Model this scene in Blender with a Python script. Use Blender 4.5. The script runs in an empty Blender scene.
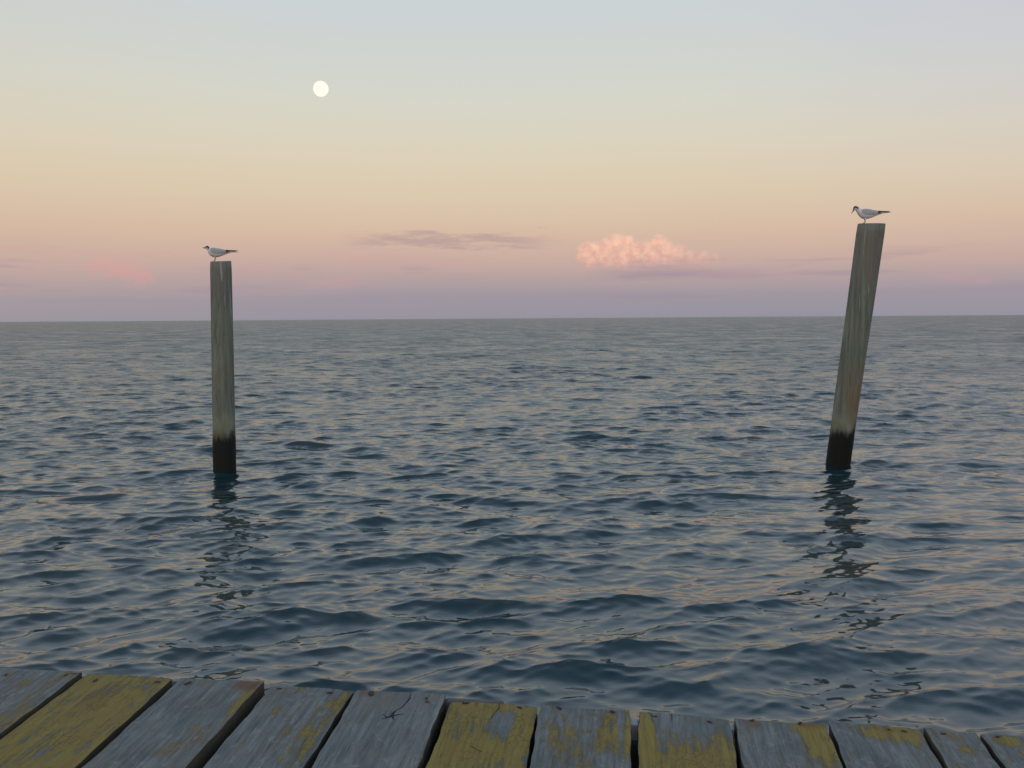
import bpy, bmesh, math, random
import numpy as np
from mathutils import Vector, Matrix

# ---------------------------------------------------------------- camera
F = 900.0
HZ = 318.3
pitch = math.atan((384 - HZ) / F)
roll = -math.atan(7 / 1024)
CAM = Vector((0, 0, 1.77))
fwd = Vector((0, math.cos(pitch), -math.sin(pitch)))
up0 = Vector((0, math.sin(pitch), math.cos(pitch)))
rt0 = Vector((1, 0, 0))
RT = rt0 * math.cos(roll) + up0 * math.sin(roll)
UP = -rt0 * math.sin(roll) + up0 * math.cos(roll)
scene = bpy.context.scene
col = scene.collection
cd = bpy.data.cameras.new('camera')
cam = bpy.data.objects.new('camera', cd)
col.objects.link(cam)
cd.sensor_width = 36
cd.lens = F / 1024 * 36
cd.clip_start = 0.05
cd.clip_end = 40000
M = Matrix((RT, UP, -fwd)).transposed().to_4x4()
M.translation = CAM
cam.matrix_world = M
scene.camera = cam


def ray(px, py):
    return fwd + RT * ((px - 512) / F) + UP * ((384 - py) / F)


def az_el(px, py):
    d = ray(px, py)
    return math.degrees(math.atan2(d.x, d.y)), math.degrees(math.atan2(d.z, math.hypot(d.x, d.y)))


# ---------------------------------------------------------------- node helper
class NT:
    def __init__(s, tree):
        s.t = tree

    def n(s, typ, **kw):
        o = s.t.nodes.new(typ)
        for k, v in kw.items():
            setattr(o, k, v)
        return o

    def put(s, sock, v):
        if isinstance(v, bpy.types.NodeSocket):
            s.t.links.new(v, sock)
        elif v is not None:
            sock.default_value = v

    def m(s, op, a, b=None, c=None, clamp=False):
        o = s.n('ShaderNodeMath', operation=op, use_clamp=clamp)
        s.put(o.inputs[0], a); s.put(o.inputs[1], b); s.put(o.inputs[2], c)
        return o.outputs[0]

    def add(s, a, b): return s.m('ADD', a, b)
    def sub(s, a, b): return s.m('SUBTRACT', a, b)
    def mul(s, a, b, clamp=False): return s.m('MULTIPLY', a, b, clamp=clamp)

    def step(s, x, a, b):                     # smooth 0..1 between a and b
        o = s.n('ShaderNodeMapRange', interpolation_type='SMOOTHSTEP')
        s.put(o.inputs[0], x)
        if a < b:
            o.inputs[1].default_value, o.inputs[2].default_value = a, b
            o.inputs[3].default_value, o.inputs[4].default_value = 0, 1
        else:
            o.inputs[1].default_value, o.inputs[2].default_value = b, a
            o.inputs[3].default_value, o.inputs[4].default_value = 1, 0
        return o.outputs[0]

    def xyz(s, x, y, z):
        o = s.n('ShaderNodeCombineXYZ')
        s.put(o.inputs[0], x); s.put(o.inputs[1], y); s.put(o.inputs[2], z)
        return o.outputs[0]

    def noise(s, vec, scale, detail=3, rough=0.5, dist=0.0):
        o = s.n('ShaderNodeTexNoise')
        s.put(o.inputs['Vector'], vec)
        o.inputs['Scale'].default_value = scale
        o.inputs['Detail'].default_value = detail
        o.inputs['Roughness'].default_value = rough
        o.inputs['Distortion'].default_value = dist
        return o.outputs[0]

    def mix(s, f, a, b):
        o = s.n('ShaderNodeMix', data_type='RGBA')
        s.put(o.inputs[0], f)
        s.put(o.inputs[6], a if isinstance(a, bpy.types.NodeSocket) else (*a[:3], 1))
        s.put(o.inputs[7], b if isinstance(b, bpy.types.NodeSocket) else (*b[:3], 1))
        return o.outputs[2]

    def ramp(s, f, stops):
        o = s.n('ShaderNodeValToRGB')
        cr = o.color_ramp
        while len(cr.elements) < len(stops):
            cr.elements.new(0.5)
        for e, (p, c) in zip(cr.elements, stops):
            e.position = p
            e.color = (*c, 1)
        s.put(o.inputs[0], f)
        return o.outputs[0]

    def scalevec(s, v, sx, sy, sz):
        o = s.n('ShaderNodeMapping')
        s.put(o.inputs[0], v)
        o.inputs[3].default_value = (sx, sy, sz)
        return o.outputs[0]


def lin(r, g, b):
    f = lambda c: (c / 255 / 12.92) if c <= 10 else ((c / 255 + 0.055) / 1.055) ** 2.4
    return (f(r), f(g), f(b))


# ---------------------------------------------------------------- world: dusk sky opposite the sunset
SUN_AZ = math.radians(196)      # compass-like angle from +Y towards +X: the sun went down behind the camera
SUN_EL = math.radians(1.5)
world = bpy.data.worlds.new('World')
scene.world = world
world.use_nodes = True
wt = world.node_tree
wt.nodes.clear()
w = NT(wt)
geo = w.n('ShaderNodeTexCoord').outputs['Generated']
sep = w.n('ShaderNodeSeparateXYZ')
wt.links.new(geo, sep.inputs[0])
X, Y, Z = sep.outputs
el = w.mul(w.m('ARCSINE', Z), 180 / math.pi)
az = w.mul(w.m('ARCTAN2', X, Y), 180 / math.pi)
# elevation gradient (degrees / 90)
S = [(0.0, (148, 146, 158)), (1.3, (159, 150, 160)), (2.4, (180, 160, 161)), (3.6, (201, 172, 162)),
     (5.4, (215, 187, 165)), (7.8, (220, 202, 175)), (10.4, (220, 210, 188)), (13.5, (213, 214, 202)), (17, (206, 211, 210)),
     (22, (200, 211, 219)), (30, (203, 218, 234)), (40, (188, 206, 226)), (55, (140, 164, 189)), (90, (100, 126, 152))]
warp = w.noise(w.xyz(w.mul(az, 0.03), w.mul(el, 0.25), 0.0), 1.0, 3, 0.5)
elw = w.add(el, w.mul(w.sub(warp, 0.5), 1.1))
elw = w.m('MAXIMUM', elw, 0.0)
g1 = w.m('POWER', w.m('DIVIDE', elw, 90.0, clamp=True), 0.5)
anti = w.ramp(g1, [((e / 90) ** 0.5, lin(*c)) for e, c in S])
# slight lavender drift to the right side of the view, greyer at the left
lav = w.mul(w.mul(w.step(az, 8, 32), w.step(el, 3, 18)), w.step(el, 38, 20))
anti = w.mix(w.mul(lav, 0.45), anti, lin(196, 194, 212))
anti = w.mix(w.mul(w.step(az, -8, -34), 0.10), anti, lin(205, 178, 150))


def vp(px, py):
    return az_el(px, py)


# --- pink cumulus on the right of the middle
a0, _ = vp(572, 250); a1, _ = vp(694, 250); a2, _ = vp(745, 250)
_, eb = vp(640, 267); _, et = vp(640, 236)
pv = w.xyz(az, el, 3.7)
n1 = w.noise(pv, 0.75, 5, 0.6)
n2 = w.noise(pv, 1.9, 4, 0.62)
LOBES = [(586, 250, 8), (591, 260, 8), (581, 256, 5), (595, 252, 11), (609, 249, 10), (618, 243, 9), (628, 241, 7), (633, 252, 12), (646, 249, 9), (659, 243, 9),
         (667, 250, 10), (652, 258, 11), (678, 255, 10), (690, 257, 8), (703, 258, 8), (607, 259, 10), (622, 258, 10), (668, 260, 8), (715, 260, 6)]
PPD = math.pi / 180 * F
ws = w.xyz(w.add(az, w.mul(w.sub(n2, 0.5), 0.75)), w.add(el, w.mul(w.sub(n1, 0.5), 0.8)), 0.0)
field = None
for lx, ly, lr in LOBES:
    la, le = vp(lx, ly)
    dn = w.n('ShaderNodeVectorMath', operation='DISTANCE')
    wt.links.new(ws, dn.inputs[0]); dn.inputs[1].default_value = (la, le, 0)
    fl = w.m('MULTIPLY_ADD', dn.outputs['Value'], -PPD / lr, 1.0)
    field = fl if field is None else w.m('SMOOTH_MAX', field, fl, 0.35)
n3 = w.noise(pv, 4.2, 4, 0.65)
field = w.add(w.add(field, 0.03), w.mul(w.sub(n3, 0.5), 0.65))
fade = w.step(az, a2 - 0.6, a1 - 3.2)
cmask = w.mul(w.step(field, -0.22, 0.72), w.step(w.add(el, w.mul(w.sub(n1, 0.5), 0.8)), eb - 0.35, eb + 0.45))
shade = w.add(w.add(w.mul(w.sub(el, eb - 0.4), 0.26), w.mul(w.sub(n2, 0.5), 1.5)), w.mul(w.sub(n3, 0.5), 0.4))
ccol = w.mix(w.step(shade, -0.1, 0.8), lin(218, 168, 155), lin(255, 203, 176))
sky = w.mix(w.mul(cmask, w.add(0.32, w.mul(fade, 0.62))), anti, ccol)
# its dim mauve base trailing off to the right
tb = w.m('ABSOLUTE', w.sub(w.add(el, w.mul(w.sub(n1, 0.5), 0.7)), eb - 0.45))
tb = w.mul(w.step(tb, 0.55, 0.0), w.mul(w.step(az, a0, a0 + 4), w.step(az, a2 + 3.5, a2 - 2)))
sky = w.mix(w.mul(tb, 0.5), sky, lin(168, 146, 156))
# --- grey-mauve streak left of it
_, es = vp(440, 241)
sa0, _ = vp(345, 241); sa1, _ = vp(560, 241)
sn = w.noise(w.xyz(w.mul(az, 0.42), w.mul(el, 2.4), 4.3), 1.0, 6, 0.65)
sy = w.m('ABSOLUTE', w.sub(w.add(el, w.mul(w.sub(w.noise(w.xyz(w.mul(az, 0.2), 0.0, 5.0), 1.0, 2), 0.5), 0.7)), es))
smask = w.step(w.add(sy, w.mul(w.sub(0.60, sn), 2.8)), 0.95, 0.20)
smask = w.mul(smask, w.mul(w.step(az, sa0 - 1.0, sa0 + 3), w.step(az, sa1 + 1.0, sa1 - 4)))
sky = w.mix(w.mul(smask, 0.62), sky, lin(176, 150, 152))
# --- faint pink puffs at the left and dim mauve bars low down
_, ep = vp(120, 270); pa, _ = vp(118, 270)
pd = w.m('SQRT', w.add(w.m('POWER', w.mul(w.sub(az, pa), 0.42), 2.0), w.m('POWER', w.mul(w.add(w.sub(el, ep), w.mul(w.sub(az, pa), 0.22)), 1.1), 2.0)))
pm = w.step(w.add(w.add(pd, w.mul(w.sub(0.55, n1), 1.5)), w.mul(w.sub(0.5, n2), 1.2)), 1.15, 0.15)
sky = w.mix(w.mul(pm, 0.50), sky, lin(222, 160, 156))
bn = w.noise(w.xyz(w.mul(az, 0.10), w.mul(el, 1.1), 7.7), 1.0, 4, 0.6)
bm = w.mul(w.step(bn, 0.53, 0.68), w.mul(w.step(el, 0.6, 1.6), w.step(el, 4.6, 3.0)))
sky = w.mix(w.mul(bm, 0.4), sky, lin(158, 140, 156))
bn2 = w.noise(w.xyz(w.mul(az, 0.13), w.mul(el, 0.9), 2.2), 1.0, 4, 0.6)
bm2 = w.mul(w.step(bn2, 0.55, 0.7), w.mul(w.step(el, 0.8, 1.8), w.step(el, 5.0, 3.2)))
sky = w.mix(w.mul(bm2, 0.28), sky, lin(205, 158, 158))
# --- the sunset side behind the camera: the Nishita sky with the sun at the horizon
nis = w.n('ShaderNodeTexSky', sky_type='NISHITA')
nis.sun_disc = False
nis.sun_elevation = SUN_EL
nis.sun_rotation = SUN_AZ
nis.air_density = 1.2
nis.dust_density = 2.0
nis.ozone_density = 2.0
ns = w.n('ShaderNodeVectorMath', operation='SCALE')
wt.links.new(nis.outputs[0], ns.inputs[0])
ns.inputs[3].default_value = 1.0
back = w.add(w.mul(X, math.sin(SUN_AZ)), w.mul(Y, math.cos(SUN_AZ)))
bg = w.n('ShaderNodeBackground'); wt.links.new(sky, bg.inputs[0]); bg.inputs[1].default_value = 1.0
bg2 = w.n('ShaderNodeBackground'); wt.links.new(ns.outputs[0], bg2.inputs[0]); bg2.inputs[1].default_value = 0.12
wt.links.new(w.mul(w.step(back, -0.2, 0.7), 0.15), bg2.inputs[1])
mx = w.n('ShaderNodeAddShader')
wt.links.new(bg.outputs[0], mx.inputs[0]); wt.links.new(bg2.outputs[0], mx.inputs[1])
wo = w.n('ShaderNodeOutputWorld')
wt.links.new(mx.outputs[0], wo.inputs[0])

# ---------------------------------------------------------------- sun (already on the horizon behind the camera: very weak and soft)
sl = bpy.data.lights.new('sun', 'SUN')
sl.energy = 0.12
sl.angle = math.radians(12)
sl.color = (1.0, 0.72, 0.55)
so = bpy.data.objects.new('sun', sl)
col.objects.link(so)
sd = Vector((math.sin(SUN_AZ) * math.cos(math.radians(4)), math.cos(SUN_AZ) * math.cos(math.radians(4)), math.sin(math.radians(4))))
so.rotation_euler = sd.to_track_quat('Z', 'Y').to_euler()
so.location = (0, -5, 6)

vs = scene.view_settings
vs.view_transform = 'Standard'
vs.look = 'None'
vs.exposure = 0
vs.gamma = 1
vs.use_curve_mapping = False
scene.cycles.max_bounces = 6
scene.cycles.caustics_reflective = False
scene.cycles.caustics_refractive = False


# ---------------------------------------------------------------- object helpers
def tag(o, label=None, cat=None, group=None, kind=None):
    if label: o['label'] = label
    if cat: o['category'] = cat
    if group: o['group'] = group
    if kind: o['kind'] = kind
    return o


def link(name, me, mats, parent=None):
    o = bpy.data.objects.new(name, me)
    col.objects.link(o)
    for mt in (mats if isinstance(mats, (list, tuple)) else [mats]):
        me.materials.append(mt)
    if parent: o.parent = parent
    return o


def empty(name, loc=(0, 0, 0)):
    o = bpy.data.objects.new(name, None)
    col.objects.link(o)
    o.location = loc
    o.empty_display_size = 0.1
    return o


def new_mat(name):
    mt = bpy.data.materials.new(name)
    mt.use_nodes = True
    t = mt.node_tree
    t.nodes.clear()
    k = NT(t)
    b = k.n('ShaderNodeBsdfPrincipled')
    o = k.n('ShaderNodeOutputMaterial')
    t.links.new(b.outputs[0], o.inputs[0])
    return mt, k, b


def simple_mat(name, c, rough=0.7, var=0.15, scale=20):
    mt, k, b = new_mat(name)
    tc = k.n('ShaderNodeTexCoord').outputs['Object']
    n = k.noise(tc, scale, 4, 0.6)
    c2 = tuple(x * (1 - var * 2) for x in c)
    k.put(b.inputs['Base Color'], k.mix(n, c2, tuple(min(1, x * (1 + var)) for x in c)))
    b.inputs['Roughness'].default_value = rough
    return mt


# ---------------------------------------------------------------- water: real waves, summed from a directional spectrum
def smooth01(x):
    x = np.clip(x, 0, 1)
    return x * x * (3 - 2 * x)


SEED = 391


def build_water():
    rng = np.random.default_rng(SEED)
    rs = [0.0, 0.25, 0.5, 0.75, 1.0, 1.2]
    while rs[-1] < 160:
        rs.append(rs[-1] + max(0.011, rs[-1] * 0.0030))
    while rs[-1] < 12000:
        rs.append(rs[-1] * (1.010 if rs[-1] < 900 else 1.05))
    r = np.array(rs)
    dr = np.gradient(r)
    core = np.arange(-36, 36.001, 0.088)
    side = list(np.arange(36.14, 62, 0.14))
    a = side[-1]
    stepa = 0.14
    while a < 180:
        stepa = min(2.5, stepa * 1.25)
        a += stepa
        side.append(min(a, 180.0))
    side = np.array(side)
    th = np.radians(np.concatenate([-side[::-1], core, side[:-1]]))
    nr, nt = len(r), len(th)
    R, T = np.meshgrid(r, th, indexing='ij')
    DR = np.repeat(dr[:, None], nt, 1)
    dth = np.gradient(th)
    SP = np.maximum(DR, R * np.abs(dth)[None, :] * 0.9)
    x0 = (R * np.sin(T)).astype(np.float32)
    y0 = (R * np.cos(T)).astype(np.float32)
    dx = np.zeros_like(x0); dy = np.zeros_like(x0); z = np.zeros_like(x0)
    NW = 210
    lam = 0.06 * (4.2 / 0.06) ** ((np.arange(NW) + rng.random(NW)) / NW)
    spread = np.interp(np.log(lam), [math.log(0.085), math.log(0.6), math.log(5.5)], [46, 34, 22])
    ang = np.radians(-90 + 14 + rng.normal(0, 1, NW) * spread * 0.62)
    # slope per component: strongest around 0.4 .. 1.6 m
    sl_ = np.interp(np.log(lam), np.log([0.07, 0.16, 0.34, 0.7, 1.7, 4.2]), [0.0205, 0.0255, 0.0285, 0.0200, 0.0090, 0.0050])
    k = 2 * math.pi / lam
    amp = sl_ / k * np.exp(rng.normal(0, 0.35, NW))
    ph = rng.random(NW) * 2 * math.pi
    # slow gusts: short waves are stronger in patches
    g = (np.sin(0.35 * x0 + 0.22 * y0 + 1.0) + np.sin(-0.21 * x0 + 0.43 * y0 + 2.2) + np.sin(0.6 * x0 - 0.31 * y0 + 4.0)) / 3
    gust = (1 + 0.3 * g).astype(np.float32)
    lost = np.zeros_like(x0)
    tot = 0
    for i in range(NW):
        wt_ = smooth01((lam[i] / SP - 2.1) / 2.0).astype(np.float32)
        kx, ky = k[i] * math.cos(ang[i]), k[i] * math.sin(ang[i])
        rows = np.where(wt_.max(axis=1) > 0.001)[0]
        e = (amp[i] * k[i]) ** 2
        tot += e
        lost += e * (1 - wt_ ** 2)
        if not len(rows):
            continue
        sl = slice(rows[0], rows[-1] + 1)
        P = (kx * x0[sl] + ky * y0[sl] + ph[i]).astype(np.float64)
        P = np.remainder(P, 2 * math.pi).astype(np.float32)
        A = amp[i] * wt_[sl]
        if lam[i] < 0.9:
            A = A * gust[sl]
        s_, c_ = np.sin(P), np.cos(P)
        z[sl] += A * c_
        q = 1.35
        dx[sl] -= q * math.cos(ang[i]) * A * s_
        dy[sl] -= q * math.sin(ang[i]) * A * s_
    lost = np.sqrt(lost / tot)
    # rings of disturbed water are not modelled; the sheet passes round the piles
    co = np.stack([x0 + dx, y0 + dy, z], -1).reshape(-1, 3)
    idx = np.arange(nr * nt).reshape(nr, nt)
    nxt = np.roll(idx, -1, axis=1)
    q = np.stack([idx[:-1], nxt[:-1], nxt[1:], idx[1:]], -1).reshape(-1, 4)[:, ::-1]
    me = bpy.data.meshes.new('water')
    me.vertices.add(len(co)); me.vertices.foreach_set('co', co.astype(np.float32).ravel())
    me.loops.add(q.size); me.loops.foreach_set('vertex_index', q.astype(np.int32).ravel())
    me.polygons.add(len(q)); me.polygons.foreach_set('loop_start', np.arange(0, q.size, 4, dtype=np.int32))
    me.polygons.foreach_set('use_smooth', np.ones(len(q), dtype=bool))
    me.update(calc_edges=True)
    at = me.attributes.new('fine', 'FLOAT', 'POINT')
    at.data.foreach_set('value', lost.astype(np.float32).ravel())
    return me


wm, k, b = new_mat('sea water')
tc = k.n('ShaderNodeTexCoord').outputs['Object']
b.inputs['Base Color'].default_value = (0.009, 0.031, 0.038, 1)
b.inputs['IOR'].default_value = 1.68
at = k.n('ShaderNodeAttribute', attribute_name='fine').outputs['Fac']
# waves that are too small for the far mesh (0.3 .. 3 m) and capillary ripples everywhere
big = k.noise(k.scalevec(tc, 0.45, 1.0, 1.0), 0.9, 4, 0.62)
mid = k.noise(k.scalevec(tc, 0.5, 1.0, 1.0), 3.2, 3, 0.6)
cap = k.noise(k.scalevec(tc, 0.55, 1.0, 1.0), 16.0, 2, 0.55)
# the slopes that the far mesh cannot carry become roughness of the surface, stronger and weaker in windy patches
patch = k.step(k.noise(k.scalevec(tc, 0.6, 0.45, 1.0), 0.35, 6, 0.75), 0.38, 0.62)
k.put(b.inputs['Roughness'], k.add(0.07, k.mul(k.mul(at, at), k.add(0.22, k.mul(patch, 0.20)))))
hgt = k.add(k.mul(k.mul(big, at), 0.30), k.mul(k.mul(mid, at), 0.09))
cap2 = k.noise(k.scalevec(tc, 0.5, 1.0, 1.0), 6.5, 3, 0.6)
hgt = k.add(hgt, k.add(k.mul(cap, 0.0018), k.mul(cap2, 0.003)))
bp = k.n('ShaderNodeBump')
bp.inputs['Strength'].default_value = 1.0
bp.inputs['Distance'].default_value = 1.0
k.put(bp.inputs['Height'], hgt)
k.t.links.new(bp.outputs[0], b.inputs['Normal'])
water = link('water', build_water(), wm)
tag(water, 'rippled dark teal sea reaching to the horizon', 'sea', kind='structure')

# ---------------------------------------------------------------- moon
mm = bpy.data.materials.new('moonlit rock')
mm.use_nodes = True
mm.node_tree.nodes.clear()
k = NT(mm.node_tree)
tc = k.n('ShaderNodeTexCoord').outputs['Object']
em = k.n('ShaderNodeEmission')
n = k.noise(tc, 1.6, 3, 0.5)
k.put(em.inputs[0], k.mix(k.step(n, 0.36, 0.58), (0.99, 0.92, 0.80), (1.0, 0.99, 0.86)))
em.inputs[1].default_value = 1.05
out = k.n('ShaderNodeOutputMaterial')
mm.node_tree.links.new(em.outputs[0], out.inputs[0])
bm = bmesh.new()
MD = 20000
mr = MD * 7.6 / F
bmesh.ops.create_icosphere(bm, subdivisions=5, radius=1.0)
for f in bm.faces: f.smooth = True
me = bpy.data.meshes.new('moon'); bm.to_mesh(me); bm.free()
moon = link('moon', me, mm)
moon.scale = (mr, mr, mr)
moon.location = CAM + ray(320.8, 88.8).normalized() * MD * ray(320.8, 88.8).length
tag(moon, 'round pale yellow moon, nearly full, high in the clear evening sky', 'moon')


# ---------------------------------------------------------------- piles
def pile_mat(name, seed, line, stain):
    mt, k, b = new_mat(name)
    tc = k.n('ShaderNodeTexCoord').outputs['Object']
    sp = k.n('ShaderNodeSeparateXYZ'); k.put(sp.inputs[0], tc)
    x, y, z = sp.outputs
    off = k.n('ShaderNodeVectorMath', operation='ADD'); k.put(off.inputs[0], tc); off.inputs[1].default_value = (seed * 3.1, seed * 1.7, seed)
    v = off.outputs[0]
    grain = k.noise(k.scalevec(v, 1, 1, 0.045), 26, 5, 0.65)
    blot = k.noise(k.scalevec(v, 1, 1, 0.35), 5, 4, 0.6)
    fine = k.noise(k.scalevec(v, 1, 1, 0.03), 80, 3, 0.6)
    c = k.mix(k.step(grain, 0.22, 0.80), (0.105, 0.125, 0.098), (0.250, 0.280, 0.235))
    c = k.mix(k.mul(k.step(blot, 0.45, 0.7), 0.6), c, (0.19, 0.18, 0.125))
    c = k.mix(k.mul(k.step(fine, 0.58, 0.70), 0.6), c, (0.07, 0.072, 0.062))
    # bleached and darker zone at the very top
    c = k.mix(k.mul(k.step(z, 1.95, 2.3), 0.35), c, (0.24, 0.215, 0.205))
    if stain:
        sm = k.mul(k.step(z, 0.42, 0.62), k.step(z, 1.15, 0.8))
        sm = k.mul(sm, k.step(k.add(k.mul(x, 1.4), blot), 0.42, 0.62))
        c = k.mix(k.mul(sm, 0.42), c, (0.26, 0.15, 0.07))
    # pale salt band just above the growth
    lw = k.add(z, k.mul(k.sub(k.noise(k.scalevec(v, 1, 1, 0.25), 9, 3, 0.6), 0.5), 0.30))
    c = k.mix(k.mul(k.mul(k.step(lw, line - 0.03, line + 0.02), k.step(lw, line + 0.30, line + 0.08)), 0.55), c, (0.32, 0.33, 0.24))
    wet = k.step(k.add(lw, k.mul(k.sub(grain, 0.5), 0.14)), line + 0.07, line - 0.06)
    alg = k.mul(k.step(lw, line + 0.22, line), k.step(k.add(blot, k.mul(grain, 0.5)), 0.62, 0.85))
    c = k.mix(k.mul(alg, 0.75), c, (0.055, 0.060, 0.028))
    drip = k.mul(k.step(k.noise(k.scalevec(v, 1, 1, 0.08), 17, 3, 0.6), 0.60, 0.68), k.step(z, 1.5, 2.3))
    c = k.mix(k.mul(drip, 0.7), c, (0.42, 0.42, 0.40))
    red = k.step(k.noise(v, 7, 3), 0.58, 0.7)
    c = k.mix(wet, c, k.mix(k.mul(red, 0.5), (0.009, 0.011, 0.010), (0.013, 0.010, 0.007)))
    k.put(b.inputs['Base Color'], c)
    k.put(b.inputs['Roughness'], k.sub(0.9, k.mul(wet, 0.3)))
    b.inputs['Specular IOR Level'].default_value = 0.2
    bp = k.n('ShaderNodeBump'); bp.inputs['Strength'].default_value = 0.8; bp.inputs['Distance'].default_value = 0.012
    k.put(bp.inputs['Height'], k.add(grain, k.mul(fine, 0.5)))
    k.t.links.new(bp.outputs[0], b.inputs['Normal'])
    return mt


def make_pile(name, base, top, r0, r1, mat, endmat, seed):
    """round timber pile from two metres below the water to its sawn top; local z = height above water"""
    rng = random.Random(seed)
    ax = (top - base)
    bm = bmesh.new()
    NS, NL = 40, 46
    bumps = [(rng.uniform(0, 6.28), rng.uniform(0, 6.28), rng.uniform(0.004, 0.018), rng.randint(1, 5), rng.uniform(0.5, 3)) for _ in range(7)]
    checks = [(rng.uniform(0, 6.28), rng.uniform(0.2, 0.9)) for _ in range(7)]
    rings = []
    for j in range(NL + 1):
        t = -0.8 + 1.8 * j / NL
        c = ax * t
        rr = r0 + (r1 - r0) * t
        ring = []
        for i in range(NS):
            a = 2 * math.pi * i / NS
            f = 1 + sum(am * math.sin(fr * a + p1) * math.cos(sp * t * 2 + p2) for p1, p2, am, fr, sp in bumps)
            for ca, dp in checks:
                dd = abs((a - ca + math.pi) % (2 * math.pi) - math.pi)
                f -= 0.05 * dp * max(0, 1 - dd / 0.10)
            zz = c.z
            if zz < 0.36:
                f += 0.035 * math.sin(i * 2.7 + j * 1.9) * rng.random() + 0.02
            if j == NL: f *= 0.965
            ring.append(bm.verts.new((c.x + math.cos(a) * rr * f, c.y + math.sin(a) * rr * f, c.z + (0.004 * math.sin(a * 2) if j == NL else 0) + (0.10 * rr * math.sin(a) if j == NL else 0))))
        rings.append(ring)
    for j in range(NL):
        for i in range(NS):
            f = bm.faces.new((rings[j][i], rings[j][(i + 1) % NS], rings[j + 1][(i + 1) % NS], rings[j + 1][i]))
            f.smooth = True
    tc_ = bm.verts.new((ax.x, ax.y, ax.z + 0.004))
    for i in range(NS):
        f = bm.faces.new((rings[-1][i], rings[-1][(i + 1) % NS], tc_)); f.material_index = 1
    bm.faces.new(rings[0][::-1])
    me = bpy.data.meshes.new(name); bm.to_mesh(me); bm.free()
    o = link(name, me, [mat, endmat])
    o.location = base
    return o


def on_water(px, py):
    d = ray(px, py)
    return CAM + d * (-CAM.z / d.z)


def at_depth(px, py, depth):
    return CAM + ray(px, py) * depth


end_mat = simple_mat('sawn end grain', (0.20, 0.18, 0.155), 0.9, 0.25, 30)
b1 = on_water(224.8, 473)
D1 = (b1 - CAM).dot(fwd)
t1 = at_depth(220.7, 261.5, D1)
p1 = make_pile('timber_pile', Vector((b1.x, b1.y, 0)), t1, 0.5 * 21.6 / F * D1, 0.5 * 21.2 / F * D1, pile_mat('weathered pile wood', 1, 0.44, False), end_mat, 3)
tag(p1, 'upright grey-green wooden pile in the sea, under the tern with its head level', 'pile', 'wooden piles standing in the sea')
b2 = on_water(837.5, 467)
D2 = (b2 - CAM).dot(fwd)
t2 = at_depth(871.6, 223.5, D2 - 0.35)
p2 = make_pile('timber_pile', Vector((b2.x, b2.y, 0)), t2, 0.5 * 23.0 / F * D2, 0.5 * 27.0 / F * (D2 - 0.35), pile_mat('stained pile wood', 5, 0.42, True), end_mat, 8)
tag(p2, 'leaning wooden pile with a rusty orange stain, tilted to the right out of the sea', 'pile', 'wooden piles standing in the sea')


# ---------------------------------------------------------------- terns
m_white = simple_mat('white plumage', (0.80, 0.81, 0.83), 0.85, 0.06, 60)
m_mantle = simple_mat('grey mantle plumage', (0.52, 0.555, 0.60), 0.85, 0.10, 60)
m_black = simple_mat('black cap plumage', (0.055, 0.055, 0.06), 0.7, 0.2, 60)
m_tip = simple_mat('dark wing tip plumage', (0.085, 0.065, 0.06), 0.8, 0.2, 60)
m_bill = simple_mat('orange bill', (0.36, 0.17, 0.07), 0.45, 0.15, 60)
m_leg = simple_mat('dark leg skin', (0.06, 0.04, 0.035), 0.6, 0.2, 60)


def loft(bm, pts, mat, n=14, cap=True):
    """pts: (centre, right-vector half width, up-vector half height, material or None)"""
    rings = []
    for c, rv, uv, _ in pts:
        rings.append([bm.verts.new(c + rv * math.cos(2 * math.pi * i / n) + uv * math.sin(2 * math.pi * i / n)) for i in range(n)])
    for j in range(len(rings) - 1):
        for i in range(n):
            f = bm.faces.new((rings[j][i], rings[j][(i + 1) % n], rings[j + 1][(i + 1) % n], rings[j + 1][i]))
            f.smooth = True
            mi = pts[j][3]
            f.material_index = mat if mi is None else (mi(i, n) if callable(mi) else mi)
    if cap:
        f = bm.faces.new(rings[0][::-1]); f.material_index = mat
        f = bm.faces.new(rings[-1]); f.material_index = mat


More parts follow.
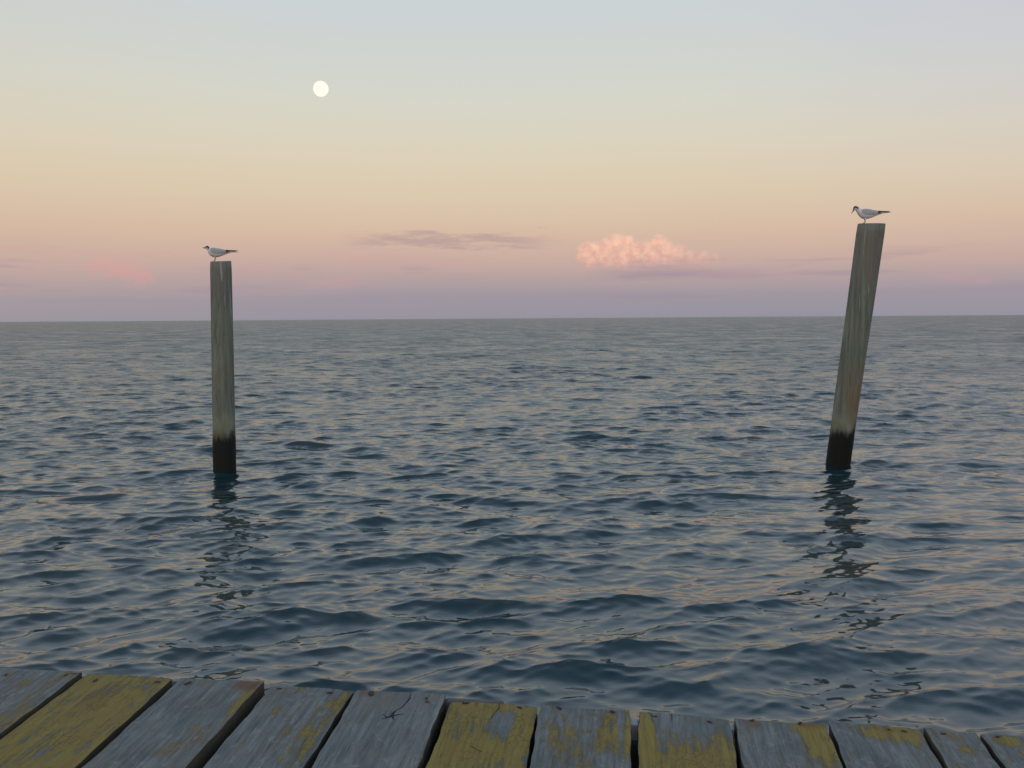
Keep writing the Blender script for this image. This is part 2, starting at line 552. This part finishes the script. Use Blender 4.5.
def make_tern(pose):
    """tern facing -X, one continuous body; local origin between its feet. Length about 0.4 m"""
    bm = bmesh.new()
    V = Vector
    Y_ = V((0, 1, 0))
    top_black = lambda i, n: 2 if 0.02 <= i / n < 0.48 else 0

    def R(x, z, w_, h_, tilt=0, m=None):
        u = V((math.sin(math.radians(tilt)), 0, math.cos(math.radians(tilt))))
        return (V((x, 0, z)), Y_ * w_, u * h_, m)
    if pose == 'level':
        path = [R(-0.170, 0.128, .0008, .0008, 0, 4), R(-0.150, 0.1290, .0030, .0036, 0, 4), R(-0.132, 0.1295, .0055, .0065, 0, 4),
                R(-0.124, 0.130, .0085, .0095, 0, top_black), R(-0.112, 0.131, .0150, .0160, 0, top_black), R(-0.100, 0.129, .0180, .0190, 5, top_black),
                R(-0.088, 0.124, .0190, .0200, 20, top_black), R(-0.080, 0.112, .0230, .0230, 35, 0)]
    else:
        path = [R(-0.178, 0.088, .0008, .0008, -40, 4), R(-0.166, 0.101, .0030, .0036, -40, 4), R(-0.154, 0.114, .0055, .0065, -40, 4),
                R(-0.149, 0.120, .0085, .0095, -40, top_black), R(-0.142, 0.131, .0150, .0165, -40, top_black), R(-0.131, 0.139, .0185, .0195, -30, top_black),
                R(-0.116, 0.138, .0190, .0200, 5, top_black), R(-0.100, 0.126, .0230, .0230, 35, 0)]
    path += [R(-0.066, 0.100, .0310, .0320, 30, 0), R(-0.040, 0.090, .0370, .0390, 15, 0), R(-0.010, 0.084, .0380, .0410, 4, 0),
             R(0.025, 0.083, .0350, .0370, -6, 0), R(0.060, 0.088, .0280, .0280, -12, 0), R(0.095, 0.094, .0200, .0180, -12, 0),
             R(0.125, 0.099, .0150, .0100, -12, 0), R(0.155, 0.103, .0200, .0045, -12, 0)]
    loft(bm, path, 0, 18)
    # forked tail streamers, rooted in the rump
    tz = 0.006 if pose == 'level' else 0.010
    for s in (-1, 1):
        loft(bm, [(V((0.120, s * 0.008, 0.100)), Y_ * 0.010, V((0, 0, 1)) * 0.005, 0), (V((0.165, s * 0.012, 0.106)), Y_ * 0.009, V((0, 0, 1)) * 0.003, 1),
                  (V((0.208, s * 0.019, 0.104 + tz)), Y_ * 0.004, V((0, 0, 1)) * 0.0018, 1), (V((0.234, s * 0.023, 0.101 + tz * 1.3)), Y_ * 0.001, V((0, 0, 1)) * 0.0008, 1)], 1, 8)
        # folded wing lying along the flank, dark primaries crossing over the tail
        wr = V((0, 0.10, 1)).normalized() if s > 0 else V((0, -0.10, 1)).normalized()
        wing = [(V((-0.058, s * 0.027, 0.106)), Y_ * 0.004, wr * 0.010, 1), (V((-0.040, s * 0.033, 0.104)), Y_ * 0.008, wr * 0.024, 1),
                (V((-0.010, s * 0.0345, 0.101)), Y_ * 0.009, wr * 0.030, 1), (V((0.030, s * 0.032, 0.099)), Y_ * 0.009, wr * 0.027, 1),
                (V((0.070, s * 0.026, 0.1005)), Y_ * 0.008, wr * 0.020, 1), (V((0.110, s * 0.018, 0.105)), Y_ * 0.006, wr * 0.0135, 3),
                (V((0.150, s * 0.010, 0.1105)), Y_ * 0.004, wr * 0.0095, 3), (V((0.190, s * 0.003, 0.117)), Y_ * 0.0025, wr * 0.006, 3),
                (V((0.225, s * -0.003, 0.1235)), Y_ * 0.001, wr * 0.0015, 3)]
        loft(bm, wing, 1, 12)
        # leg: feathered thigh, shank, webbed foot with three toes
        loft(bm, [(V((-0.006, s * 0.016, 0.062)), Y_ * 0.011, V((1, 0, 0)) * 0.012, 0), (V((-0.002, s * 0.017, 0.044)), Y_ * 0.006, V((1, 0, 0)) * 0.007, 0),
                  (V((0.002, s * 0.017, 0.034)), Y_ * 0.0028, V((1, 0, 0)) * 0.003, 5), (V((-0.002, s * 0.017, 0.016)), Y_ * 0.0024, V((1, 0, 0)) * 0.0026, 5),
                  (V((-0.003, s * 0.017, 0.001)), Y_ * 0.0035, V((1, 0, 0)) * 0.004, 5)], 5, 8)
        for da in (-24, 0, 24):
            dv = V((-math.cos(math.radians(da)), math.sin(math.radians(da)), 0))
            sdv = V((-dv.y, dv.x, 0))
            loft(bm, [(V((-0.002, s * 0.017, 0.0028)), sdv * 0.0022, V((0, 0, 1)) * 0.0024, 5), (V((-0.002, s * 0.017, 0.0022)) + dv * 0.016, sdv * 0.0018, V((0, 0, 1)) * 0.002, 5),
                      (V((-0.002, s * 0.017, 0.0012)) + dv * 0.026, sdv * 0.0008, V((0, 0, 1)) * 0.001, 5)], 5, 6)
        tri = [bm.verts.new(V((-0.004, s * 0.017, 0.0018)))] + [bm.verts.new(V((-0.002, s * 0.017, 0.0018)) + V((-math.cos(math.radians(q)), math.sin(math.radians(q)), 0)) * 0.02) for q in (-24, 0, 24)]
        for q in (1, 2):
            f = bm.faces.new((tri[0], tri[q], tri[q + 1])); f.material_index = 5
        # eye
        ex, ez = ((-0.113, 0.133) if pose == 'level' else (-0.146, 0.131))
        ret = bmesh.ops.create_icosphere(bm, subdivisions=2, radius=0.0028, matrix=Matrix.Translation((ex, s * 0.0140, ez)))
        for v in ret['verts']:
            for f in v.link_faces: f.material_index = 2; f.smooth = True
    for v in bm.verts:
        c = v.co
        if c.z > 0.043: c.z += (c.z - 0.043) * 0.42
        c.x *= 0.90 if c.x < 0 else 1.27
        c.y *= 1.15
        if c.x > 0.05: c.z -= (c.x - 0.05) * 0.11
    bmesh.ops.recalc_face_normals(bm, faces=bm.faces)
    me = bpy.data.meshes.new('tern'); bm.to_mesh(me); bm.free()
    for q in (m_white, m_mantle, m_black, m_tip, m_bill, m_leg): me.materials.append(q)
    o = bpy.data.objects.new('tern', me)
    col.objects.link(o)
    md = o.modifiers.new('smooth', 'SUBSURF'); md.levels = 1; md.render_levels = 1
    return o


tern1 = make_tern('level')
k1 = D1 / F
tern1.location = (t1.x - 5.0 * k1, t1.y - 0.02, t1.z + 0.003)
tern1.rotation_euler = (0, math.radians(0), math.radians(6))
tern1.scale = (0.93, 0.93, 0.93)
tag(tern1, 'tern standing on the upright pile, facing left with its head level', 'tern', 'terns perched on the piles')
k2 = (D2 - 0.35) / F
tern2 = make_tern('down')
tern2.location = (t2.x - 7.3 * k2, t2.y - 0.02, t2.z + 0.003)
tern2.rotation_euler = (0, 0, math.radians(-8))
tern2.scale = (0.96, 0.96, 0.96)
tag(tern2, 'tern standing on the leaning pile with its head bowed and bill pointing down', 'tern', 'terns perched on the piles')


# ---------------------------------------------------------------- dock
dv = ray(628, 265).normalized()
O = CAM + ray(628, 711) * 1.86
uv = dv.cross(Vector((0, 0, 1))).normalized()
nv = uv.cross(dv).normalized()
dock = empty('wooden_dock')
DM = Matrix((uv, dv, nv)).transposed().to_4x4()
DM.translation = O
dock.matrix_world = DM
tag(dock, 'weathered wooden dock of grey and yellow painted planks at the edge of the sea', 'dock')


def plank_mat(name, seed, yellow, patches=(), rust=()):
    """yellow: share of the old yellow paint left; patches: (u, v, ru, rv, gain) places in dock space; rust the same"""
    mt, k, b = new_mat(name)
    tc = k.n('ShaderNodeTexCoord').outputs['Object']
    sp = k.n('ShaderNodeSeparateXYZ'); k.put(sp.inputs[0], tc)
    x, y, z = sp.outputs
    off = k.n('ShaderNodeVectorMath', operation='ADD'); k.put(off.inputs[0], tc); off.inputs[1].default_value = (seed * 2.3, seed * 5.1, seed * 1.1)
    v = off.outputs[0]
    warp_ = k.noise(v, 6, 2)
    wv = k.n('ShaderNodeVectorMath', operation='ADD'); k.put(wv.inputs[0], v); k.put(wv.inputs[1], k.xyz(k.mul(k.sub(warp_, 0.5), 0.012), 0.0, 0.0))
    vg = wv.outputs[0]
    grain = k.noise(k.scalevec(vg, 1, 0.06, 1), 110, 6, 0.78)
    fine = k.noise(k.scalevec(vg, 1, 0.05, 1), 300, 4, 0.7)
    blot = k.noise(v, 9, 5, 0.6)
    speck = k.noise(k.scalevec(v, 1, 0.4, 1), 90, 4, 0.7)
    c = k.mix(k.step(grain, 0.22, 0.78), (0.075, 0.088, 0.090), (0.240, 0.262, 0.265))
    c = k.mix(k.mul(k.step(k.noise(k.scalevec(v, 1, 0.5, 1), 16, 5, 0.7), 0.50, 0.66), 0.40), c, (0.085, 0.090, 0.085))
    c = k.mix(k.mul(k.step(k.noise(k.scalevec(v, 1, 0.6, 1), 48, 5, 0.75), 0.56, 0.66), 0.45), c, (0.30, 0.32, 0.33))
    c = k.mix(k.mul(k.step(blot, 0.48, 0.70), 0.55), c, (0.185, 0.170, 0.145))
    c = k.mix(k.mul(k.step(k.noise(v, 4.2, 3), 0.52, 0.7), 0.5), c, (0.10, 0.14, 0.145))
    # remaining paint
    pm = k.add(k.mul(blot, 0.55), k.mul(k.sub(speck, 0.0), 0.25))
    pm = k.add(pm, k.mul(k.sub(grain, 0.5), 0.35))
    pm = k.add(pm, k.mul(k.sub(k.noise(k.scalevec(v, 1, 0.28, 1), 52, 6, 0.78), 0.5), 1.15))
    pm = k.add(pm, yellow - 0.5)
    for (pu, pv_, ru, rv, gn) in patches:
        dd = k.m('SQRT', k.add(k.m('POWER', k.mul(k.sub(x, pu), 1 / ru), 2.0), k.m('POWER', k.mul(k.sub(y, pv_), 1 / rv), 2.0)))
        pm = k.add(pm, k.mul(k.step(k.add(dd, k.mul(k.sub(blot, 0.5), 1.5)), 1.5, 0.1), gn))
    pmask = k.step(pm, 0.35, 0.54)
    vo = k.n('ShaderNodeTexVoronoi', feature='DISTANCE_TO_EDGE')
    vw = k.n('ShaderNodeVectorMath', operation='ADD'); k.put(vw.inputs[0], k.scalevec(v, 1, 0.55, 1)); k.put(vw.inputs[1], k.xyz(k.mul(speck, 0.012), k.mul(blot, 0.012), 0.0))
    k.put(vo.inputs['Vector'], vw.outputs[0]); vo.inputs['Scale'].default_value = 75
    craze = k.mul(k.step(vo.outputs['Distance'], 0.07, 0.02), k.step(k.noise(v, 13, 3), 0.46, 0.60))
    ycol = k.mix(k.step(grain, 0.12, 0.85), (0.145, 0.104, 0.022), (0.33, 0.255, 0.055))
    ycol = k.mix(k.mul(k.step(blot, 0.35, 0.7), 0.4), ycol, (0.24, 0.16, 0.045))
    c = k.mix(k.mul(pmask, 0.9), c, ycol)
    for (pu, pv_, ru, rv, gn) in rust:
        dd = k.m('SQRT', k.add(k.m('POWER', k.mul(k.sub(x, pu), 1 / ru), 2.0), k.m('POWER', k.mul(k.sub(y, pv_), 1 / rv), 2.0)))
        dd = k.add(dd, k.mul(k.sub(blot, 0.5), 1.6))
        c = k.mix(k.mul(k.step(dd, 1.1, 0.3), gn), c, (0.17, 0.078, 0.038))
    # open cracks and flecks of dirt
    c = k.mix(k.mul(k.mul(craze, k.add(k.mul(pmask, 0.6), 0.1)), 0.65), c, (0.05, 0.045, 0.035))
    c = k.mix(k.mul(k.step(fine, 0.63, 0.70), 0.45), c, (0.045, 0.045, 0.045))
    c = k.mix(k.mul(k.step(speck, 0.66, 0.74), 0.6), c, (0.05, 0.045, 0.04))
    k.put(b.inputs['Base Color'], c)
    b.inputs['Roughness'].default_value = 0.88
    b.inputs['Specular IOR Level'].default_value = 0.3
    bp = k.n('ShaderNodeBump'); bp.inputs['Strength'].default_value = 0.9; bp.inputs['Distance'].default_value = 0.004
    k.put(bp.inputs['Height'], k.add(k.add(grain, k.mul(fine, -0.6)), k.mul(pmask, 0.45)))
    k.t.links.new(bp.outputs[0], b.inputs['Normal'])
    return mt


rnd = random.Random(5)
SURF = {}
edge_mat = simple_mat('grimy plank side with gap shade', (0.060, 0.054, 0.034), 0.9, 0.3, 30)  # plank sides: grime, plus the shade of the gaps painted into the colour
TH = 0.040
BACK = -2.35


def make_plank(far, near, mat, label, seed, end=BACK):
    """far=(uL, vL, uR, vR) at the sea end; near=(uL, uR, v) further back: together they give its run"""
    (ul, vl, ur, vr), (nl, nr_, nvv) = far, near
    rg = random.Random(seed)
    sll = (ul - nl) / (vl - nvv); slr = (ur - nr_) / (vr - nvv)
    s_ = (sll + slr) / 2
    s_ = max(-0.02, min(0.02, s_))
    bm = bmesh.new()
    NY, NX = 60, 7
    L = []
    for j in range(NY + 1):
        t = j / NY
        row = []
        tt = t ** 1.6
        for i in range(NX + 1):
            q = i / NX
            vy = (vl + (vr - vl) * q)
            vv = vy + (end - vy) * tt
            uu = (ul + s_ * (vv - vl)) * (1 - q) + (ur + s_ * (vv - vr)) * q
            edge = 1 if i in (0, NX) else 0
            wob = 0.0012 * math.sin(vv * 31 + seed) + 0.0009 * math.sin(vv * 83 + seed * 2.1)
            if edge: uu += wob * (1 if i == 0 else -1)
            cup = 0.0025 * (2 * q - 1) ** 2 * (1 if seed % 2 else -1)
            zz = cup + 0.002 * math.sin(vv * 2.1 + seed) + rg.uniform(-.0003, .0003)
            if j == 0:
                vv -= rg.uniform(0, 0.0035) + (0.004 if edge else 0)
            row.append((uu, vv, zz))
        L.append(row)
    top = [[bm.verts.new(p) for p in row] for row in L]
    bot = [[bm.verts.new((p[0], p[1], p[2] - TH)) for p in row] for row in L]
    for j in range(NY):
        for i in range(NX):
            bm.faces.new((top[j][i], top[j + 1][i], top[j + 1][i + 1], top[j][i + 1]))
            bm.faces.new((bot[j][i], bot[j][i + 1], bot[j + 1][i + 1], bot[j + 1][i]))
        bm.faces.new((top[j][0], bot[j][0], bot[j + 1][0], top[j + 1][0]))
        bm.faces.new((top[j][NX], top[j + 1][NX], bot[j + 1][NX], bot[j][NX]))
    for i in range(NX):
        bm.faces.new((top[0][i], top[0][i + 1], bot[0][i + 1], bot[0][i]))
        bm.faces.new((top[NY][i], bot[NY][i], bot[NY][i + 1], top[NY][i + 1]))
    bmesh.ops.recalc_face_normals(bm, faces=bm.faces)
    bm.normal_update()
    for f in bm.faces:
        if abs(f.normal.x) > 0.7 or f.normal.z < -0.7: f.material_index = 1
    me = bpy.data.meshes.new('plank'); bm.to_mesh(me); bm.free()
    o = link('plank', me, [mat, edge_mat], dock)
    bv = o.modifiers.new('worn edges', 'BEVEL'); bv.width = 0.004; bv.segments = 2; bv.limit_method = 'ANGLE'; bv.angle_limit = math.radians(50)
    if label: o['label'] = label
    SURF[o.name] = (ul, vl, ur, vr, s_, seed)
    return o


def surf(plank, u, v):
    ul, vl, ur, vr, s_, seed = SURF[plank.name]
    a_ = ul + s_ * (v - vl); b_ = ur + s_ * (v - vr)
    q = (u - a_) / (b_ - a_)
    return 0.0025 * (2 * q - 1) ** 2 * (1 if seed % 2 else -1) + 0.002 * math.sin(v * 2.1 + seed)


nail_mat = simple_mat('rusted nail', (0.018, 0.012, 0.010), 0.7, 0.3, 200)
hole_mat = simple_mat('dark split wood', (0.012, 0.012, 0.013), 0.9, 0.2, 100)


def make_nail(plank, u, v, r, seed):
    rg = random.Random(seed)
    bm = bmesh.new()
    n = 12
    ph = rg.uniform(0, 6)
    s0 = surf(plank, u, v)
    rad = lambda i: r * (1 + 0.35 * math.sin(i * 2 * math.pi / n * 2 + ph) + rg.uniform(-.15, .15))
    ring = []
    for i in range(n):
        a = 2 * math.pi * i / n
        q = rad(i)
        ring.append(bm.verts.new((u + math.cos(a) * q, v + math.sin(a) * q * 1.1, s0 + 0.0008)))
    low = [bm.verts.new((p.co.x, p.co.y, s0 - 0.006)) for p in ring]
    c = bm.verts.new((u, v, s0 + 0.0018))
    for i in range(n):
        bm.faces.new((ring[i], ring[(i + 1) % n], c))
        bm.faces.new((low[i], low[(i + 1) % n], ring[(i + 1) % n], ring[i]))
    me = bpy.data.meshes.new('nail'); bm.to_mesh(me); bm.free()
    return link('nail', me, nail_mat, plank)


def sliver(plank, pts, name='crack'):
    """thin dark split lying in the surface: a ribbon of varying width with a little depth"""
    bm = bmesh.new()
    prev = None
    for i, (u, v, w_) in enumerate(pts):
        if i < len(pts) - 1: dx_, dy_ = pts[i + 1][0] - u, pts[i + 1][1] - v
        ln = math.hypot(dx_, dy_) or 1
        nx, ny = -dy_ / ln * w_, dx_ / ln * w_
        z = surf(plank, u, v) + 0.0009
        ring = [bm.verts.new((u + nx, v + ny, z - 0.001)), bm.verts.new((u, v, z)), bm.verts.new((u - nx, v - ny, z - 0.001)), bm.verts.new((u, v, z - 0.01))]
        if prev:
            for q in range(4):
                bm.faces.new((prev[q], prev[(q + 1) % 4], ring[(q + 1) % 4], ring[q]))
        prev = ring
    bmesh.ops.recalc_face_normals(bm, faces=bm.faces)
    me = bpy.data.meshes.new(name); bm.to_mesh(me); bm.free()
    return link(name, me, hole_mat, plank)


# measured planks: far (uL, vL, uR, vR), near (uL, uR, v), paint, patches, rust, label
PL = [
    ((-1.462, .060, -1.245, .056), (-1.460, -1.243, -.34), .40, [(-1.27, -.1, .03, .3, .12)], [], 'grey plank at the left edge of the picture'),
    ((-1.233, .056, -1.023, .051), (-1.237, -1.021, -.33), .66, [], [(-1.14, -.08, .05, .10, .25)], 'plank still covered in yellow paint, second from the left'),
    ((-1.000, .053, -.808, .052), (-1.002, -.813, -.30), .38, [(-.82, -.03, .015, .09, .3), (-.86, -.19, .04, .06, .13)], [(-.835, .035, .045, .03, .75)], 'grey plank with a rust-red corner'),
    ((-.786, .045, -.598, .039), (-.787, -.596, -.28), .38, [(-.61, -.02, .03, .07, .25), (-.63, -.17, .05, .10, .2)], [], 'grey plank with yellow paint along its right edge'),
    ((-.587, .040, -.391, .041), (-.579, -.384, -.26), .27, [], [(-.565, .02, .018, .02, .5)], 'bare grey plank with a star-shaped split'),
    ((-.373, .013, -.189, .005), (-.375, -.182, -.24), .72, [(-.255, -.06, .03, .05, -.36), (-.185, -.21, .02, .03, -.3)], [], 'solid yellow plank'),
    ((-.181, .003, .004, .000), (-.173, .0, -.22), .40, [(-.13, -.11, .03, .12, .18), (-.04, -.09, .022, .10, .22), (.0, -.1, .010, .15, .3), (-.08, -.16, .09, .04, .10)], [], 'grey plank with streaks of yellow paint'),
    ((.023, .002, .203, -.013), (.018, .192, -.20), .44, [(.03, -.08, .022, .2, .35), (.11, -.20, .12, .09, .30), (.12, -.02, .07, .05, -.1), (.19, -.1, .02, .1, .12)], [], 'yellow plank worn grey across its end'),
    ((.213, -.012, .389, -.018), (.201, .378, -.185), .40, [(.365, -.08, .035, .11, .4), (.345, -.02, .03, .04, .2)], [(.245, -.03, .022, .035, .6), (.36, -.02, .03, .02, .5)], 'grey plank with a broad yellow strip and rust marks'),
    ((.400, -.001, .571, -.008), (.394, .562, -.165), .40, [(.51, -.03, .055, .04, .34), (.55, -.05, .02, .05, .15)], [], 'grey plank with a yellow patch at its sea end'),
    ((.580, -.007, .672, -.017), (.575, .652, -.15), .41, [(.635, -.08, .022, .02, .2)], [], 'narrow grey plank'),
    ((.684, -.014, .800, -.022), (.672, .790, -.15), .41, [(.72, -.04, .03, .02, .25)], [], 'grey plank at the right edge of the picture'),
]
def on_dock(px, py):
    d = ray(px, py)
    t = (O - CAM).dot(nv) / d.dot(nv)
    q = CAM + d * t - O
    return q.dot(uv), q.dot(dv)


NAILS = [(1, 95.5, 681, 3.2), (1, 157, 682.3, 3.0), (2, 188, 684, 4.5), (3, 279.5, 687.5, 2.6), (3, 330, 692, 3.6), (4, 371, 693.5, 5.0), (4, 426.5, 698, 2.2), (4, 427, 701.5, 2.0),
         (5, 465.5, 702.5, 3.6), (5, 519.5, 707, 3.0), (6, 559, 709, 3.4), (6, 612.5, 713, 3.2), (7, 709.5, 722.5, 2.6), (7, 655, 717, 1.8), (8, 752, 721.5, 2.4), (8, 800, 724, 3.0),
         (9, 904, 730.5, 2.6), (9, 889, 729, 1.6), (10, 943, 733, 2.4), (0, 6, 676, 2.6), (0, 66, 676.5, 2.4), (11, 998, 736, 2.2)]
planks = []
for i, (far, near, yel, pat, rus, lab) in enumerate(PL):
    rus = rus + [(*on_dock(nx_, ny_), .012, .015, .35) for (pi, nx_, ny_, nr2) in NAILS if pi == i]
    mt = plank_mat('plank paint and weathered wood %d' % i, i + 1.37, yel, pat, rus)
    planks.append(make_plank(far, near, mt, lab, i + 1))
# the dock goes on to both sides of what the photo shows
spare = [plank_mat('spare plank wood %d' % q, 20 + q * 3.3, yy) for q, yy in enumerate((.36, .55, .42))]
u = -1.475
for i in range(7):
    wd = rnd.uniform(.18, .205)
    planks.append(make_plank((u - wd, .06 + rnd.uniform(-.01, .01), u, .06 + rnd.uniform(-.01, .01)), (u - wd, u, -.3), spare[i % 3], None, 31 + i))
    u -= wd + rnd.uniform(.010, .02)
UL = u
u = .812
for i in range(9):
    wd = rnd.uniform(.15, .20)
    planks.append(make_plank((u, -.02 + rnd.uniform(-.01, .01), u + wd, -.02 + rnd.uniform(-.01, .01)), (u, u + wd, -.2), spare[(i + 1) % 3], None, 51 + i))
    u += wd + rnd.uniform(.008, .02)
UR = u





for j, (pi, px, py, r) in enumerate(NAILS):
    a_, b_ = on_dock(px, py)
    make_nail(planks[pi], a_, b_, r * 0.0016, j)
for pi, p in enumerate(planks):
    if pi >= 12:
        xs = [v.co.x for v in p.data.vertices]
        for q in (.2, .8):
            make_nail(p, min(xs) + (max(xs) - min(xs)) * q, 0.0 if pi >= 19 else .03, .004, 100 + pi)


def px_sliver(pi, pts, wscale=0.0018):
    out_ = []
    for (x_, y_, w_) in pts:
        a_, b_ = on_dock(x_, y_)
        out_.append((a_, b_, w_ * wscale))
    return sliver(planks[pi], out_)


# star-shaped split and its curving arm on the bare grey plank
px_sliver(4, [(410.5, 692.5, .3), (410, 697, .9), (408, 700, 1.3), (404, 704.5, 1.2), (401, 707, .9), (396, 709.5, .7), (393, 712.5, 2.2), (391, 715.5, 2.4), (387, 716.5, 1.6), (383, 713.5, .3)])
px_sliver(4, [(404, 713.2, .2), (399, 713.8, .9), (393, 714.5, 2.0), (388, 716.5, 1.6), (381.5, 718.5, .2)])
px_sliver(4, [(392, 715, 1.8), (394, 719, .2)])
px_sliver(5, [(499.5, 703, .2), (499, 708, .7), (495, 712, .4), (491, 719, .15)])
px_sliver(7, [(648, 712.5, .2), (652, 716, .7), (653, 723, .2)], .0012)
px_sliver(7, [(671, 714, .2), (672, 718, .5), (671.5, 722, .1)], .0012)
px_sliver(5, [(470, 745, .1), (478, 750, .5), (482, 751, .1)], .0014)


def dock_box(name, u0, u1, v0, v1, z0, z1, mat, bev=0.006):
    bm = bmesh.new()
    bmesh.ops.create_cube(bm, size=1)
    for v in bm.verts:
        v.co = Vector(((u0 + u1) / 2 + v.co.x * (u1 - u0), (v0 + v1) / 2 + v.co.y * (v1 - v0), (z0 + z1) / 2 + v.co.z * (z1 - z0)))
    es = [e for e in bm.edges if abs(e.verts[0].co.x - e.verts[1].co.x) > 0.5]
    bmesh.ops.subdivide_edges(bm, edges=es, cuts=40)
    me = bpy.data.meshes.new(name); bm.to_mesh(me); bm.free()
    o = link(name, me, mat, dock)
    bv = o.modifiers.new('worn edges', 'BEVEL'); bv.width = bev; bv.segments = 2; bv.limit_method = 'ANGLE'; bv.angle_limit = math.radians(50)
    return o


beam_mat = simple_mat('silvered beam wood', (0.11, 0.11, 0.11), 0.85, 0.2, 14)
dark_wood = simple_mat('damp pile wood', (0.07, 0.07, 0.055), 0.85, 0.3, 12)
zt = -TH - 0.004
dock_box('edge_beam', UL + .05, -.30, .000, .050, zt - .19, zt, beam_mat)
dock_box('edge_beam', -.296, UR - .05, -.048, -.002, zt - .19, zt, beam_mat)
pale = simple_mat('pale spacer wood', (0.50, 0.48, 0.52), 0.85, 0.15, 40)
for (a_, b_) in ((-.186, -.180), (.0025, .0205), (.2015, .211)):
    dock_box('spacer', a_, b_, -.036, -.014, -.080, -.010, pale, 0.002)
dock_box('edge_block', -.392, -.262, .016, .040, -.075, -.007, simple_mat('grey block wood', (0.12, 0.118, 0.125), 0.9, 0.25, 20), 0.008)
dock_box('joist', UL + .05, UR - .05, -1.20, -1.15, zt - .19, zt, dark_wood)
dock_box('joist', UL + .05, UR - .05, -2.25, -2.20, zt - .19, zt, dark_wood)
for pu in (UL + .3, -.55, 1.9):
    for pv_ in (-.20, -2.05):
        bm = bmesh.new()
        bmesh.ops.create_cone(bm, cap_ends=True, segments=20, radius1=.12, radius2=.10, depth=2.6)
        me = bpy.data.meshes.new('dock_post'); bm.to_mesh(me); bm.free()
        for p_ in me.polygons: p_.use_smooth = len(p_.vertices) == 4
        o = link('dock_post', me, dark_wood, dock)
        pos = DM @ Vector((pu, pv_, zt - .02))
        o.matrix_parent_inverse = DM.inverted()
        o.location = (pos.x, pos.y, pos.z - 1.3 + .0)
